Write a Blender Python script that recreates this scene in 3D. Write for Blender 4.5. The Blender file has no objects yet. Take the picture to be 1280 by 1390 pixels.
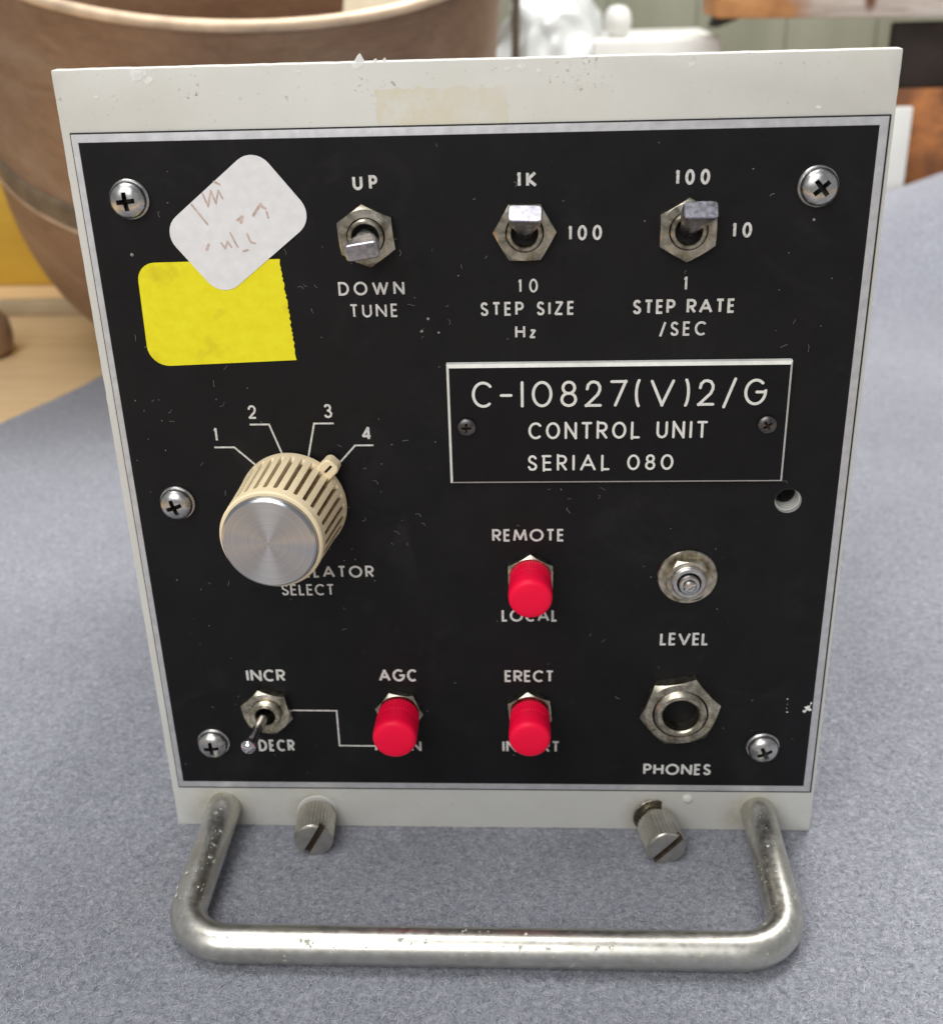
import bpy, bmesh, math, random
from math import sin, cos, pi, radians, sqrt, atan2
from mathutils import Vector, Matrix, noise

S = 0.001                      # everything below is written in millimetres
random.seed(7)
scene = bpy.context.scene
col = scene.collection

# ------------------------------------------------------------------ camera
R = ((0.99846815, -0.02793263, -0.04776117),
     (-0.00474592, -0.90326766, 0.42905128),
     (-0.05512566, -0.42816737, -0.90201656))
CAM = (11.28206, 183.10479, 215.18475)          # u, v, n of the panel frame


def pw(u, v, n):
    """panel frame (right, up, towards the viewer) in mm -> world in m"""
    return Vector((u * S, -n * S, v * S))


cam_d = bpy.data.cameras.new('camera')
cam = bpy.data.objects.new('camera', cam_d)
col.objects.link(cam)
rx = Vector((R[0][0], -R[0][2], R[0][1]))
up = -Vector((R[1][0], -R[1][2], R[1][1]))
bk = -Vector((R[2][0], -R[2][2], R[2][1]))
M = Matrix((rx, up, bk)).transposed().to_4x4()
M.translation = pw(*CAM)
cam.matrix_world = M
cam_d.sensor_fit = 'HORIZONTAL'
cam_d.sensor_width = 36.0
cam_d.lens = 45.0622
cam_d.clip_start = 0.01
cam_d.clip_end = 20
cam_d.dof.use_dof = True
cam_d.dof.focus_distance = 0.222
cam_d.dof.aperture_fstop = 25.0
scene.camera = cam

# ------------------------------------------------------------------ light
world = bpy.data.worlds.new('World')
scene.world = world
world.use_nodes = True
bg = world.node_tree.nodes['Background']
bg.inputs[0].default_value = (0.93, 0.96, 1.0, 1)
bg.inputs[1].default_value = 0.33


def area(name, loc, target, size, energy, color, size_y=None):
    d = bpy.data.lights.new(name, 'AREA')
    d.shape = 'RECTANGLE'
    d.size = size
    d.size_y = size_y or size
    d.energy = energy
    d.color = color
    o = bpy.data.objects.new(name, d)
    col.objects.link(o)
    o.location = loc
    o.rotation_euler = (Vector(target) - Vector(loc)).to_track_quat('-Z', 'Y').to_euler()
    return o


area('ceiling_lamp', (-0.08, 0.16, 0.95), (0, 0.05, 0.0), 0.90, 7.2, (1.0, 0.985, 0.965), 0.34)
area('front_lamp', (-0.26, -0.70, 0.70), (0, 0, 0.08), 0.70, 6.1, (1.0, 0.985, 0.965))
area('back_right_fill', (0.25, 0.38, 0.75), (0.05, 0.42, 0.0), 0.34, 5.4, (1.0, 0.97, 0.93))  # added fill, brightens the background at the back right

vs = scene.view_settings
vs.view_transform = 'Standard'
vs.look = 'None'
vs.exposure = 0.0
vs.gamma = 1.0
vs.use_curve_mapping = False


# ------------------------------------------------------------------ materials
class NT:
    def __init__(self, name):
        m = bpy.data.materials.new(name)
        m.use_nodes = True
        self.m = m
        self.t = m.node_tree
        self.b = self.t.nodes['Principled BSDF']

    def n(self, kind, **kw):
        nd = self.t.nodes.new(kind)
        for k, v in kw.items():
            if k.startswith('i_'):
                nd.inputs[k[2:].replace('_', ' ')].default_value = v
            else:
                setattr(nd, k, v)
        return nd

    def l(self, a, b):
        self.t.links.new(a, b)

    def coord(self, scale=None):
        tc = self.n('ShaderNodeTexCoord')
        if scale is None:
            return tc.outputs['Object']
        mp = self.n('ShaderNodeMapping')
        mp.inputs['Scale'].default_value = scale
        self.l(tc.outputs['Object'], mp.inputs['Vector'])
        return mp.outputs['Vector']

    def noise(self, scale, detail=4, rough=0.55, vec=None, dist=0.0):
        nd = self.n('ShaderNodeTexNoise')
        nd.inputs['Scale'].default_value = scale
        nd.inputs['Detail'].default_value = detail
        nd.inputs['Roughness'].default_value = rough
        nd.inputs['Distortion'].default_value = dist
        self.l(vec if vec is not None else self.coord(), nd.inputs['Vector'])
        return nd.outputs['Fac']

    def ramp(self, fac, stops):
        r = self.n('ShaderNodeValToRGB')
        el = r.color_ramp.elements
        while len(el) < len(stops):
            el.new(0.5)
        for e, (p, c) in zip(el, stops):
            e.position = p
            e.color = (*c, 1) if len(c) == 3 else c
        self.l(fac, r.inputs[0])
        return r.outputs[0]

    def mix(self, fac, a, b, mode='MIX'):
        x = self.n('ShaderNodeMix', data_type='RGBA', blend_type=mode)
        for s, v in ((x.inputs[0], fac), (x.inputs[6], a), (x.inputs[7], b)):
            if hasattr(v, 'is_linked'):
                self.l(v, s)
            elif isinstance(v, (int, float)):
                s.default_value = v
            else:
                s.default_value = (*v, 1)
        return x.outputs[2]

    def bump(self, h, strength, dist=0.0002):
        b = self.n('ShaderNodeBump')
        b.inputs['Strength'].default_value = strength
        b.inputs['Distance'].default_value = dist
        self.l(h, b.inputs['Height'])
        self.l(b.outputs[0], self.b.inputs['Normal'])

    def set(self, **kw):
        for k, v in kw.items():
            s = self.b.inputs[k.replace('_', ' ')]
            if hasattr(v, 'is_linked'):
                self.l(v, s)
            elif isinstance(v, tuple) and len(v) == 3:
                s.default_value = (*v, 1)
            else:
                s.default_value = v
        return self


def simple(name, color, rough=0.5, metal=0.0, var=0.12, nscale=900, bump=0.0, **kw):
    t = NT(name)
    f = t.noise(nscale, 5)
    lo = tuple(c * (1 - var) for c in color)
    hi = tuple(min(1, c * (1 + var)) for c in color)
    t.set(Base_Color=t.ramp(f, [(0.3, lo), (0.7, hi)]), Roughness=rough, Metallic=metal, **kw)
    if bump:
        t.bump(t.noise(nscale * 1.7, 4), bump)
    return t.m


def metal(name, color, r0, r1, var=0.2, nscale=500, bump=0.12, tint=None, spots=None):
    t = NT(name)
    f = t.noise(nscale, 6, 0.6)
    lo = tuple(c * (1 - var) for c in (tint or color))
    c = t.ramp(f, [(0.34, lo), (0.62, color)])
    rr = t.ramp(t.noise(nscale * 2.3, 5), [(0.3, (r0,) * 3), (0.7, (r1,) * 3)])
    if spots:
        m = t.ramp(t.noise(spots[1], 3, 0.6), [(spots[2], (0, 0, 0)), (spots[2] + 0.04, (1, 1, 1))])
        c = t.mix(m, c, spots[0])
        inv = t.n('ShaderNodeMath', operation='SUBTRACT')
        inv.inputs[0].default_value = 1.0
        t.l(m, inv.inputs[1])
        t.l(inv.outputs[0], t.b.inputs['Metallic'])
        rr = t.mix(m, rr, (0.7, 0.7, 0.7))
        t.set(Base_Color=c, Roughness=rr)
    else:
        t.set(Base_Color=c, Roughness=rr, Metallic=1.0)
    if bump:
        t.bump(t.noise(nscale * 3, 5), bump, 0.0001)
    return t.m


def mat_plate():
    t = NT('cream_paint')
    f = t.noise(60, 6, 0.6)
    c = t.ramp(f, [(0.3, (0.62, 0.615, 0.565)), (0.7, (0.675, 0.67, 0.63))])
    # faint dirt specks
    sp = t.ramp(t.noise(1400, 2, 0.5), [(0.70, (0, 0, 0)), (0.76, (1, 1, 1))])
    sp2 = t.mix(t.noise(45, 3), (0, 0, 0), sp)
    c = t.mix(sp2, c, (0.42, 0.39, 0.32))
    # old tape residue, a yellowish rectangle with ragged edges (object space, panel mm)
    co = t.coord()
    sx = t.n('ShaderNodeSeparateXYZ')
    wob = t.n('ShaderNodeMapping')
    t.l(co, wob.inputs['Vector'])
    nz = t.n('ShaderNodeTexNoise')
    nz.inputs['Scale'].default_value = 700
    nz.inputs['Detail'].default_value = 3
    t.l(co, nz.inputs['Vector'])
    vm = t.n('ShaderNodeVectorMath', operation='SCALE')
    t.l(nz.outputs['Color'], vm.inputs[0])
    vm.inputs['Scale'].default_value = 0.0026
    va = t.n('ShaderNodeVectorMath', operation='ADD')
    t.l(co, va.inputs[0])
    t.l(vm.outputs[0], va.inputs[1])
    t.l(va.outputs[0], sx.inputs[0])

    def inside(out, a, b):
        m1 = t.n('ShaderNodeMath', operation='GREATER_THAN')
        m2 = t.n('ShaderNodeMath', operation='LESS_THAN')
        t.l(out, m1.inputs[0]); m1.inputs[1].default_value = a
        t.l(out, m2.inputs[0]); m2.inputs[1].default_value = b
        m3 = t.n('ShaderNodeMath', operation='MULTIPLY')
        t.l(m1.outputs[0], m3.inputs[0]); t.l(m2.outputs[0], m3.inputs[1])
        return m3.outputs[0]

    def mul(a, b):
        m = t.n('ShaderNodeMath', operation='MULTIPLY')
        t.l(a, m.inputs[0])
        if hasattr(b, 'is_linked'):
            t.l(b, m.inputs[1])
        else:
            m.inputs[1].default_value = b
        return m.outputs[0]
    box = mul(mul(inside(sx.outputs['X'], -0.0152, 0.0078), inside(sx.outputs['Y'], 0.1560, 0.1634)), t.ramp(t.noise(260, 5, 0.7), [(0.36, (0.25,) * 3), (0.56, (1, 1, 1))]))
    box2 = mul(inside(sx.outputs['X'], -0.0020, 0.0260), inside(sx.outputs['Y'], 0.1560, 0.1636))
    c = t.mix(mul(box, 0.75), c, (0.62, 0.56, 0.40))
    c = t.mix(mul(box2, 0.35), c, (0.63, 0.61, 0.54))
    # knocks and dirt along the top edge
    m_ = t.n('ShaderNodeMath', operation='GREATER_THAN')
    t.l(sx.outputs['Y'], m_.inputs[0]); m_.inputs[1].default_value = 0.1618
    dk = t.ramp(t.noise(1300, 4, 0.7), [(0.60, (0, 0, 0)), (0.66, (1, 1, 1))])
    cl = t.ramp(t.noise(120, 2), [(0.56, (0, 0, 0)), (0.64, (1, 1, 1))])
    c = t.mix(mul(mul(m_.outputs[0], dk), cl), c, (0.22, 0.20, 0.17))
    sm = t.ramp(t.noise(38, 5, 0.65), [(0.52, (0, 0, 0)), (0.75, (1, 1, 1))])
    c = t.mix(mul(sm, 0.35), c, (0.57, 0.545, 0.46))
    # grime around the handle roots and thumbscrews
    for (gu, gv, gr) in ((-0.0612, 0.005, 0.0085), (0.0611, 0.005, 0.0085), (-0.0395, 0.005, 0.007), (0.0375, 0.004, 0.007)):
        ds = t.n('ShaderNodeVectorMath', operation='DISTANCE')
        t.l(va.outputs[0], ds.inputs[0])
        ds.inputs[1].default_value = (gu, gv, -0.001)
        mr = t.n('ShaderNodeMapRange')
        t.l(ds.outputs['Value'], mr.inputs[0])
        mr.inputs[1].default_value = gr
        mr.inputs[2].default_value = gr * 0.45
        c = t.mix(mul(mul(mr.outputs[0], t.noise(500, 4)), 0.9), c, (0.40, 0.35, 0.22))
    t.set(Base_Color=c, Roughness=0.52)
    t.bump(t.noise(1500, 4), 0.10, 0.0002)
    return t.m


def mat_black():
    t = NT('black_anodised')
    f = t.noise(90, 6, 0.65)
    c = t.ramp(f, [(0.3, (0.0050, 0.0049, 0.0058)), (0.7, (0.0090, 0.0086, 0.0095))])
    sp = t.ramp(t.noise(1100, 3, 0.6), [(0.69, (0, 0, 0)), (0.78, (1, 1, 1))])
    sp = t.mix(t.ramp(t.noise(70, 3), [(0.42, (0, 0, 0)), (0.62, (1, 1, 1))]), (0, 0, 0), sp)
    c = t.mix(sp, c, (0.075, 0.072, 0.068))
    sm = t.ramp(t.noise(42, 6, 0.7, None, 1.2), [(0.55, (0, 0, 0)), (0.80, (1, 1, 1))])
    c = t.mix(sm, c, (0.017, 0.0165, 0.0175))
    r = t.ramp(t.noise(140, 5), [(0.3, (0.42,) * 3), (0.7, (0.68,) * 3)])
    t.set(Base_Color=c, Roughness=r, Specular_IOR_Level=0.22)
    t.bump(t.noise(2600, 3), 0.06, 0.0001)
    return t.m


def mat_cloth():
    t = NT('grey_felt')
    v = t.coord((1, 1, 0.6))
    f1 = t.noise(760, 9, 0.80, v, 0.5)
    f2 = t.noise(3200, 4, 0.75, v, 0.4)
    f3 = t.noise(14, 3, 0.5, v)
    c = t.ramp(f1, [(0.32, (0.13, 0.138, 0.175)), (0.46, (0.265, 0.276, 0.32)), (0.56, (0.345, 0.357, 0.403)), (0.70, (0.56, 0.57, 0.61))])
    c2 = t.ramp(f2, [(0.30, (0.55, 0.55, 0.57)), (0.70, (1.35, 1.35, 1.33))])
    c = t.mix(1.0, c, c2, 'MULTIPLY')
    c3 = t.ramp(f3, [(0.3, (0.84, 0.84, 0.84)), (0.7, (0.98, 0.98, 0.98))])
    c = t.mix(1.0, c, c3, 'MULTIPLY')
    t.set(Base_Color=c, Roughness=0.95, Specular_IOR_Level=0.1, Sheen_Weight=0.25, Sheen_Roughness=0.5)
    t.bump(f1, 0.8, 0.0006)
    return t.m


def mat_wood(name, lo, hi, scale=(1, 12, 12), sc=30, rough=0.55, bump=0.25):
    t = NT(name)
    v = t.coord(scale)
    f = t.noise(sc, 7, 0.62, v, 0.7)
    g = t.noise(sc * 5, 4, 0.6, v)
    c = t.ramp(f, [(0.28, lo), (0.72, hi)])
    c = t.mix(0.25, c, t.ramp(g, [(0.3, lo), (0.7, hi)]))
    t.set(Base_Color=c, Roughness=rough)
    t.bump(f, bump, 0.001)
    return t.m


MAT = {}
MAT['plate'] = mat_plate()
MAT['chip'] = simple('bare_chip', (0.82, 0.82, 0.80), 0.6)
MAT['alu'] = simple('brushed_aluminium', (0.56, 0.56, 0.575), 0.5, 0.35, 0.13, 420, 0.12)
MAT['black'] = mat_black()
MAT['gap'] = simple('dark_gap', (0.012, 0.011, 0.010), 0.8)
MAT['silk'] = simple('legend_paint', (0.66, 0.645, 0.615), 0.6, 0, 0.24, 1500)
MAT['lam_black'] = simple('black_laminate', (0.005, 0.0048, 0.006), 0.5, 0, 0.2, 400, Specular_IOR_Level=0.22)
MAT['lam_white'] = simple('white_core', (0.80, 0.79, 0.74), 0.5, 0, 0.08, 600)
MAT['steel'] = metal('steel_screw', (0.62, 0.61, 0.60), 0.22, 0.42, 0.30, 420, 0.08)
MAT['steel_dark'] = metal('blackened_screw', (0.16, 0.15, 0.15), 0.25, 0.45, 0.4, 600, 0.05)
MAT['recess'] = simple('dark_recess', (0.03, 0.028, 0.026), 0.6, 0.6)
MAT['slot'] = simple('slot_brown', (0.085, 0.06, 0.04), 0.6, 0.3, 0.4, 900)  # darker brown for the faces inside the thumbscrew slots
MAT['nickel'] = metal('nickel_nut', (0.60, 0.555, 0.46), 0.20, 0.40, 0.55, 380, 0.12, (0.44, 0.385, 0.27))
MAT['chrome'] = metal('chrome', (0.74, 0.72, 0.75), 0.08, 0.20, 0.25, 500, 0.03)
MAT['paddle'] = metal('paddle_chrome', (0.50, 0.485, 0.54), 0.20, 0.42, 0.45, 520, 0.06)
MAT['handle'] = metal('worn_nickel', (0.66, 0.645, 0.60), 0.29, 0.44, 0.10, 300, 0.14,
                      (0.61, 0.59, 0.52), ((0.40, 0.41, 0.33), 480, 0.665))
MAT['thumb'] = metal('thumb_nickel', (0.68, 0.65, 0.58), 0.26, 0.42, 0.18, 420, 0.06)
MAT['ivory'] = simple('ivory_plastic', (0.92, 0.77, 0.51), 0.42, 0, 0.05, 260, 0.03, Specular_IOR_Level=0.4)
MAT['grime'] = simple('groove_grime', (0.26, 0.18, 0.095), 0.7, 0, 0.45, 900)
MAT['red'] = simple('red_plastic', (0.97, 0.004, 0.050), 0.42, 0, 0.04, 300, 0.05, Specular_IOR_Level=0.22)
def mat_yellow():
    t = NT('yellow_paper')
    f = t.noise(420, 6, 0.65)
    c = t.ramp(f, [(0.3, (0.86, 0.76, 0.015)), (0.7, (0.93, 0.85, 0.025))])
    st = t.ramp(t.noise(110, 4, 0.6), [(0.58, (0, 0, 0)), (0.72, (1, 1, 1))])
    c = t.mix(t.mix(0.55, (0, 0, 0), st), c, (0.66, 0.50, 0.02))
    t.set(Base_Color=c, Roughness=0.7, Specular_IOR_Level=0.25)
    t.bump(t.noise(800, 6, 0.7), 0.3, 0.0002)
    return t.m


MAT['yellow'] = mat_yellow()
MAT['paper'] = simple('white_paper', (0.82, 0.815, 0.825), 0.8, 0, 0.05, 500, 0.14, Specular_IOR_Level=0.2)
MAT['ink'] = simple('faded_ink', (0.60, 0.47, 0.41), 0.8, 0, 0.25, 1500)
MAT['lint'] = simple('lint', (0.27, 0.265, 0.25), 0.9)
MAT['cloth'] = mat_cloth()
MAT['table'] = mat_wood('bench_wood', (0.62, 0.42, 0.22), (0.84, 0.62, 0.36), (1, 10, 10), 14)
MAT['ochre'] = mat_wood('ochre_board', (0.50, 0.30, 0.03), (0.62, 0.40, 0.05), (1, 6, 6), 8)
MAT['chassis'] = simple('chassis_alu', (0.45, 0.45, 0.45), 0.45, 1.0)


def mat_copper():
    t = NT('tarnished_copper')
    f = t.noise(11, 7, 0.68, t.coord((1, 1, 2.2)), 0.8)
    g = t.noise(120, 5, 0.65, t.coord((1, 1, 3)))
    c = t.ramp(f, [(0.30, (0.16, 0.092, 0.058)), (0.5, (0.27, 0.165, 0.10)), (0.70, (0.38, 0.285, 0.20))])
    c = t.mix(0.32, c, t.ramp(g, [(0.3, (0.15, 0.085, 0.05)), (0.7, (0.38, 0.22, 0.13))]))
    t.set(Base_Color=c, Roughness=0.5, Metallic=0.25)
    t.bump(g, 0.08, 0.0006)
    return t.m


MAT['copper'] = mat_copper()
MAT['rim'] = simple('worn_rim', (0.66, 0.50, 0.35), 0.45, 0.25, 0.3, 60)
MAT['band'] = simple('olive_band', (0.17, 0.125, 0.08), 0.6, 0.2, 0.45, 60)

# ------------------------------------------------------------------ mesh helpers


class MB:
    """collects vertices (mm) and faces, links them as ONE mesh object"""
    def __init__(self):
        self.v = []
        self.f = []
        self.mi = []

    def add(self, vs, fs, mi=0):
        o = len(self.v)
        self.v += [tuple(x) for x in vs]
        self.f += [tuple(i + o for i in f) for f in fs]
        self.mi += [mi] * len(fs)
        return self

    def rings(self, rings, mi=0, close=True, cap0=True, cap1=True, mis=None):
        o = len(self.v)
        k = len(rings[0])
        for r in rings:
            self.v += [tuple(p) for p in r]
        for a in range(len(rings) - 1):
            for i in range(k if close else k - 1):
                j = (i + 1) % k
                self.f.append((o + a * k + i, o + a * k + j, o + (a + 1) * k + j, o + (a + 1) * k + i))
                self.mi.append(mis(a, i) if mis else mi)
        if cap0:
            self.f.append(tuple(o + i for i in reversed(range(k)))); self.mi.append(mi)
        if cap1:
            self.f.append(tuple(o + (len(rings) - 1) * k + i for i in range(k))); self.mi.append(mi)
        return self

    def lathe(self, prof, seg=48, mi=0, c=(0, 0), cap0=False, cap1=True, mis=None):
        rr = [[(c[0] + r * cos(2 * pi * i / seg), c[1] + r * sin(2 * pi * i / seg), n) for i in range(seg)] for r, n in prof]
        return self.rings(rr, mi, True, cap0, cap1, mis)

    def prism(self, poly, n0, n1, mi=0, bev=0.0):
        rr = [[(x, y, n0) for x, y in poly]]
        if bev:
            cx = sum(p[0] for p in poly) / len(poly)
            cy = sum(p[1] for p in poly) / len(poly)
            rr.append([(x, y, n1 - bev) for x, y in poly])
            q = []
            for x, y in poly:
                d = sqrt((x - cx) ** 2 + (y - cy) ** 2)
                q.append((cx + (x - cx) * (1 - bev / d), cy + (y - cy) * (1 - bev / d), n1))
            rr.append(q)
        else:
            rr.append([(x, y, n1) for x, y in poly])
        return self.rings(rr, mi)

    def box(self, x0, x1, y0, y1, z0, z1, mi=0):
        v = [(x, y, z) for z in (z0, z1) for y in (y0, y1) for x in (x0, x1)]
        return self.add(v, [(0, 2, 3, 1), (4, 5, 7, 6), (0, 1, 5, 4), (2, 6, 7, 3), (0, 4, 6, 2), (1, 3, 7, 5)], mi)

    def build(self, name, mats, parent=None, loc=(0, 0, 0), rot=(0, 0, 0), angle=35, label=None, fix=True):
        me = bpy.data.meshes.new(name)
        me.from_pydata([(x * S, y * S, z * S) for x, y, z in self.v], [], self.f)
        for m in (mats if isinstance(mats, (list, tuple)) else [mats]):
            me.materials.append(MAT[m] if isinstance(m, str) else m)
        me.polygons.foreach_set('material_index', self.mi)
        if fix:
            bm = bmesh.new()
            bm.from_mesh(me)
            bmesh.ops.recalc_face_normals(bm, faces=bm.faces[:])
            bm.to_mesh(me)
            bm.free()
        me.polygons.foreach_set('use_smooth', [True] * len(me.polygons))
        me.set_sharp_from_angle(angle=radians(angle))
        me.update()
        o = bpy.data.objects.new(name, me)
        col.objects.link(o)
        o.parent = parent
        o.location = Vector(loc) * S
        o.rotation_euler = rot
        if label:
            o['label'] = label
        return o


def tag(o, label=None, cat=None, group=None, kind=None):
    for k, v in (('label', label), ('category', cat), ('group', group), ('kind', kind)):
        if v:
            o[k] = v
    return o


def carve(o, cutter):
    """boolean difference, baked into the mesh; the cutter is removed"""
    md = o.modifiers.new('cut', 'BOOLEAN')
    md.operation = 'DIFFERENCE'
    md.solver = 'EXACT'
    md.object = cutter
    bpy.context.view_layer.update()
    dg = bpy.context.evaluated_depsgraph_get()
    me = bpy.data.meshes.new_from_object(o.evaluated_get(dg))
    o.modifiers.clear()
    old = o.data
    o.data = me
    me.name = old.name
    cm = cutter.data
    bpy.data.objects.remove(cutter)
    me.set_sharp_from_angle(angle=radians(35))
    return o


def dup(o, parent, loc=None, rot=None):
    c = o.copy()
    col.objects.link(c)
    c.parent = parent
    if loc is not None:
        c.location = Vector(loc) * S
    if rot is not None:
        c.rotation_euler = rot
    for ch in [k for k in bpy.data.objects if k.parent == o]:
        dup(ch, c)
    return c


def arc(cx, cy, r, a0, a1, k=10, ry=None):
    ry = ry or r
    return [(cx + r * cos(radians(a0 + (a1 - a0) * i / k)), cy + ry * sin(radians(a0 + (a1 - a0) * i / k))) for i in range(k + 1)]


def rrect(x0, x1, y0, y1, r, k=6):
    return (arc(x1 - r, y1 - r, r, 0, 90, k) + arc(x0 + r, y1 - r, r, 90, 180, k) +
            arc(x0 + r, y0 + r, r, 180, 270, k) + arc(x1 - r, y0 + r, r, 270, 360, k))


_z = [0]


def stroke(mb, pts, w, n, closed=False, round_cap=False, mi=0):
    """flat ribbon with mitred corners along a polyline"""
    P = [Vector(p) for p in pts]
    k = len(P)
    if closed and (P[0] - P[-1]).length < 1e-6:
        P.pop(); k -= 1
    if not closed and k > 2:
        for i in range(1, k - 1):
            d1, d2 = (P[i] - P[i - 1]).normalized(), (P[i + 1] - P[i]).normalized()
            if d1.dot(d2) < 0.25:
                e = w * (0.5 if d1.dot(d2) > -0.3 else 0.18)
                a_ = [tuple(p) for p in P[:i]] + [tuple(P[i] + d1 * e)]
                b_ = [tuple(P[i] - d2 * (0 if d1.dot(d2) > -0.3 else e))] + [tuple(p) for p in P[i + 1:]]
                stroke(mb, a_, w, n, False, round_cap, mi)
                stroke(mb, b_, w, n, False, round_cap, mi)
                return
    _z[0] = (_z[0] + 1) % 7
    n = n + 0.004 * _z[0]
    L, Rr = [], []
    for i in range(k):
        a = P[i - 1] if (i > 0 or closed) else None
        b = P[(i + 1) % k] if (i < k - 1 or closed) else None
        d1 = (P[i] - a).normalized() if a is not None else None
        d2 = (b - P[i]).normalized() if b is not None else None
        d1 = d1 if d1 is not None else d2
        d2 = d2 if d2 is not None else d1
        n1 = Vector((-d1.y, d1.x)); n2 = Vector((-d2.y, d2.x))
        m = (n1 + n2)
        m = m.normalized() if m.length > 1e-6 else n1
        q = min(1.0 / max(0.35, m.dot(n1)), 1.32) * w / 2
        L.append(P[i] + m * q); Rr.append(P[i] - m * q)
    vs = [(p.x, p.y, n) for p in L] + [(p.x, p.y, n) for p in Rr]
    fs = [(i, k + i, k + (i + 1) % k, (i + 1) % k) for i in range(k if closed else k - 1)]
    mb.add(vs, fs, mi)
    if round_cap and not closed:
        for e, d in ((P[0], (P[0] - P[1]).normalized()), (P[-1], (P[-1] - P[-2]).normalized())):
            a = math.degrees(atan2(d.y, d.x))
            q = arc(e.x, e.y, w / 2, a - 90, a + 90, 6)
            mb.add([(x, y, n) for x, y in q], [tuple(range(len(q)))], mi)


# geometric sans-serif letters as centre lines in a unit box: glyph -> (width / height, strokes)
def G():
    g = {}
    g['A'] = (0.92, [[(0, 0), (.5, 1), (1, 0)], [(.2, .33), (.8, .33)]])
    g['C'] = (0.78, [[((.5 + .5 * cos(radians(a))) / .86, .5 + .5 * sin(radians(a))) for a in range(44, 317, 12)]])
    g['D'] = (0.78, [[(.35, 1), (0, 1), (0, 0), (.35, 0)] + [(.35 + .65 * cos(radians(a)), .5 + .5 * sin(radians(a))) for a in range(-80, 90, 16)] + [(.35, 1)]])
    g['E'] = (0.52, [[(1, 1), (0, 1), (0, 0), (1, 0)], [(0, .52), (.92, .52)]])
    g['G'] = (0.98, [[(.5 + .5 * cos(radians(a)), .5 + .5 * sin(radians(a))) for a in range(48, 361, 12)] + [(.56, .5)]])
    g['H'] = (0.74, [[(0, 0), (0, 1)], [(1, 0), (1, 1)], [(0, .52), (1, .52)]])
    g['I'] = (0.15, [[(.5, 0), (.5, 1)]])
    g['K'] = (0.72, [[(0, 0), (0, 1)], [(.92, 1), (.06, .5), (1, 0)]])
    g['L'] = (0.48, [[(0, 1), (0, 0), (1, 0)]])
    g['M'] = (1.02, [[(0, 0), (.13, 1), (.5, .12), (.87, 1), (1, 0)]])
    g['N'] = (0.80, [[(0, 0), (0, 1), (1, 0), (1, 1)]])
    g['O'] = (1.00, [[(.5 + .5 * cos(radians(a)), .5 + .5 * sin(radians(a))) for a in range(0, 361, 12)]])
    P_ = [(0, 0), (0, 1), (.5, 1)] + [(.5 + .5 * cos(radians(a)), .73 + .27 * sin(radians(a))) for a in range(75, -76, -15)] + [(.5, .46), (0.04, .46)]
    g['P'] = (0.60, [P_])
    g['R'] = (0.64, [P_, [(.42, .46), (1, 0)]])
    g['S'] = (0.58, [[(.92, .84), (.75, .96), (.5, 1), (.24, .96), (.08, .82), (.1, .66), (.28, .56), (.7, .44), (.93, .33), (.97, .18), (.8, .04), (.5, 0), (.22, .03), (0.02, .2)]])
    g['T'] = (0.62, [[(0, 1), (1, 1)], [(.5, 1), (.5, 0)]])
    g['U'] = (0.70, [[(0, 1), (0, .34)] + [(.5 + .5 * cos(radians(a)), .34 + .34 * sin(radians(a))) for a in range(195, 346, 15)] + [(1, .34), (1, 1)]])
    g['V'] = (0.86, [[(0, 1), (.5, 0), (1, 1)]])
    g['W'] = (1.20, [[(0, 1), (.27, 0), (.5, .95), (.73, 0), (1, 1)]])
    g['Z'] = (0.66, [[(.04, 1), (.96, 1), (0, 0), (1, 0)]])
    g['z'] = (0.50, [[(.04, .62), (.96, .62), (0, 0), (1, 0)]])
    g['/'] = (0.46, [[(0, -.12), (1, 1.06)]])
    g['-'] = (0.46, [[(0, .46), (1, .46)]])
    g['('] = (0.26, [[(1.1 - 1.1 * cos(radians(a)), .5 + .62 * sin(radians(a))) for a in range(60, -61, -12)]])
    g[')'] = (0.26, [[(-.1 + 1.1 * cos(radians(a)), .5 + .62 * sin(radians(a))) for a in range(60, -61, -12)]])
    g['0'] = (0.62, [[(.5 + .5 * cos(radians(a)), .5 + .5 * sin(radians(a))) for a in range(0, 361, 12)]])
    g['1'] = (0.26, [[(0, .80), (.82, 1), (.82, 0)]])
    g['2'] = (0.60, [[(.04, .70), (.1, .87), (.3, .98), (.52, 1), (.78, .95), (.94, .80), (.94, .64), (.8, .46), (0, 0), (1, 0)]])
    g['3'] = (0.56, [[(.05, .82), (.2, .96), (.5, 1), (.8, .93), (.9, .76), (.78, .6), (.45, .54), (.8, .47), (1, .29), (.88, .09), (.5, 0), (.15, .05), (0, .2)]])
    g['4'] = (0.68, [[(.74, 0), (.74, 1), (0, .26), (1, .26)]])
    g['7'] = (0.60, [[(0, 1), (1, 1), (.3, 0)]])
    g['8'] = (0.60, [[(.5 + .42 * cos(radians(a)), .76 + .24 * sin(radians(a))) for a in range(0, 361, 15)],
                     [(.5 + .5 * cos(radians(a)), .265 + .265 * sin(radians(a))) for a in range(0, 361, 15)]])
    g[' '] = (0.40, [])
    return g


GL = G()
GL_ENG = dict(GL)
GL_ENG['1'] = (0.12, [[(.5, 0), (.5, 1)]])
GL_ENG['0'] = (0.74, GL['0'][1])
for c_, w_ in (('C', .72), ('O', .78), ('G', .80), ('N', .68), ('U', .62), ('T', .58), ('R', .60), ('L', .50)):
    GL_ENG[c_] = (w_, GL[c_][1])


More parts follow.
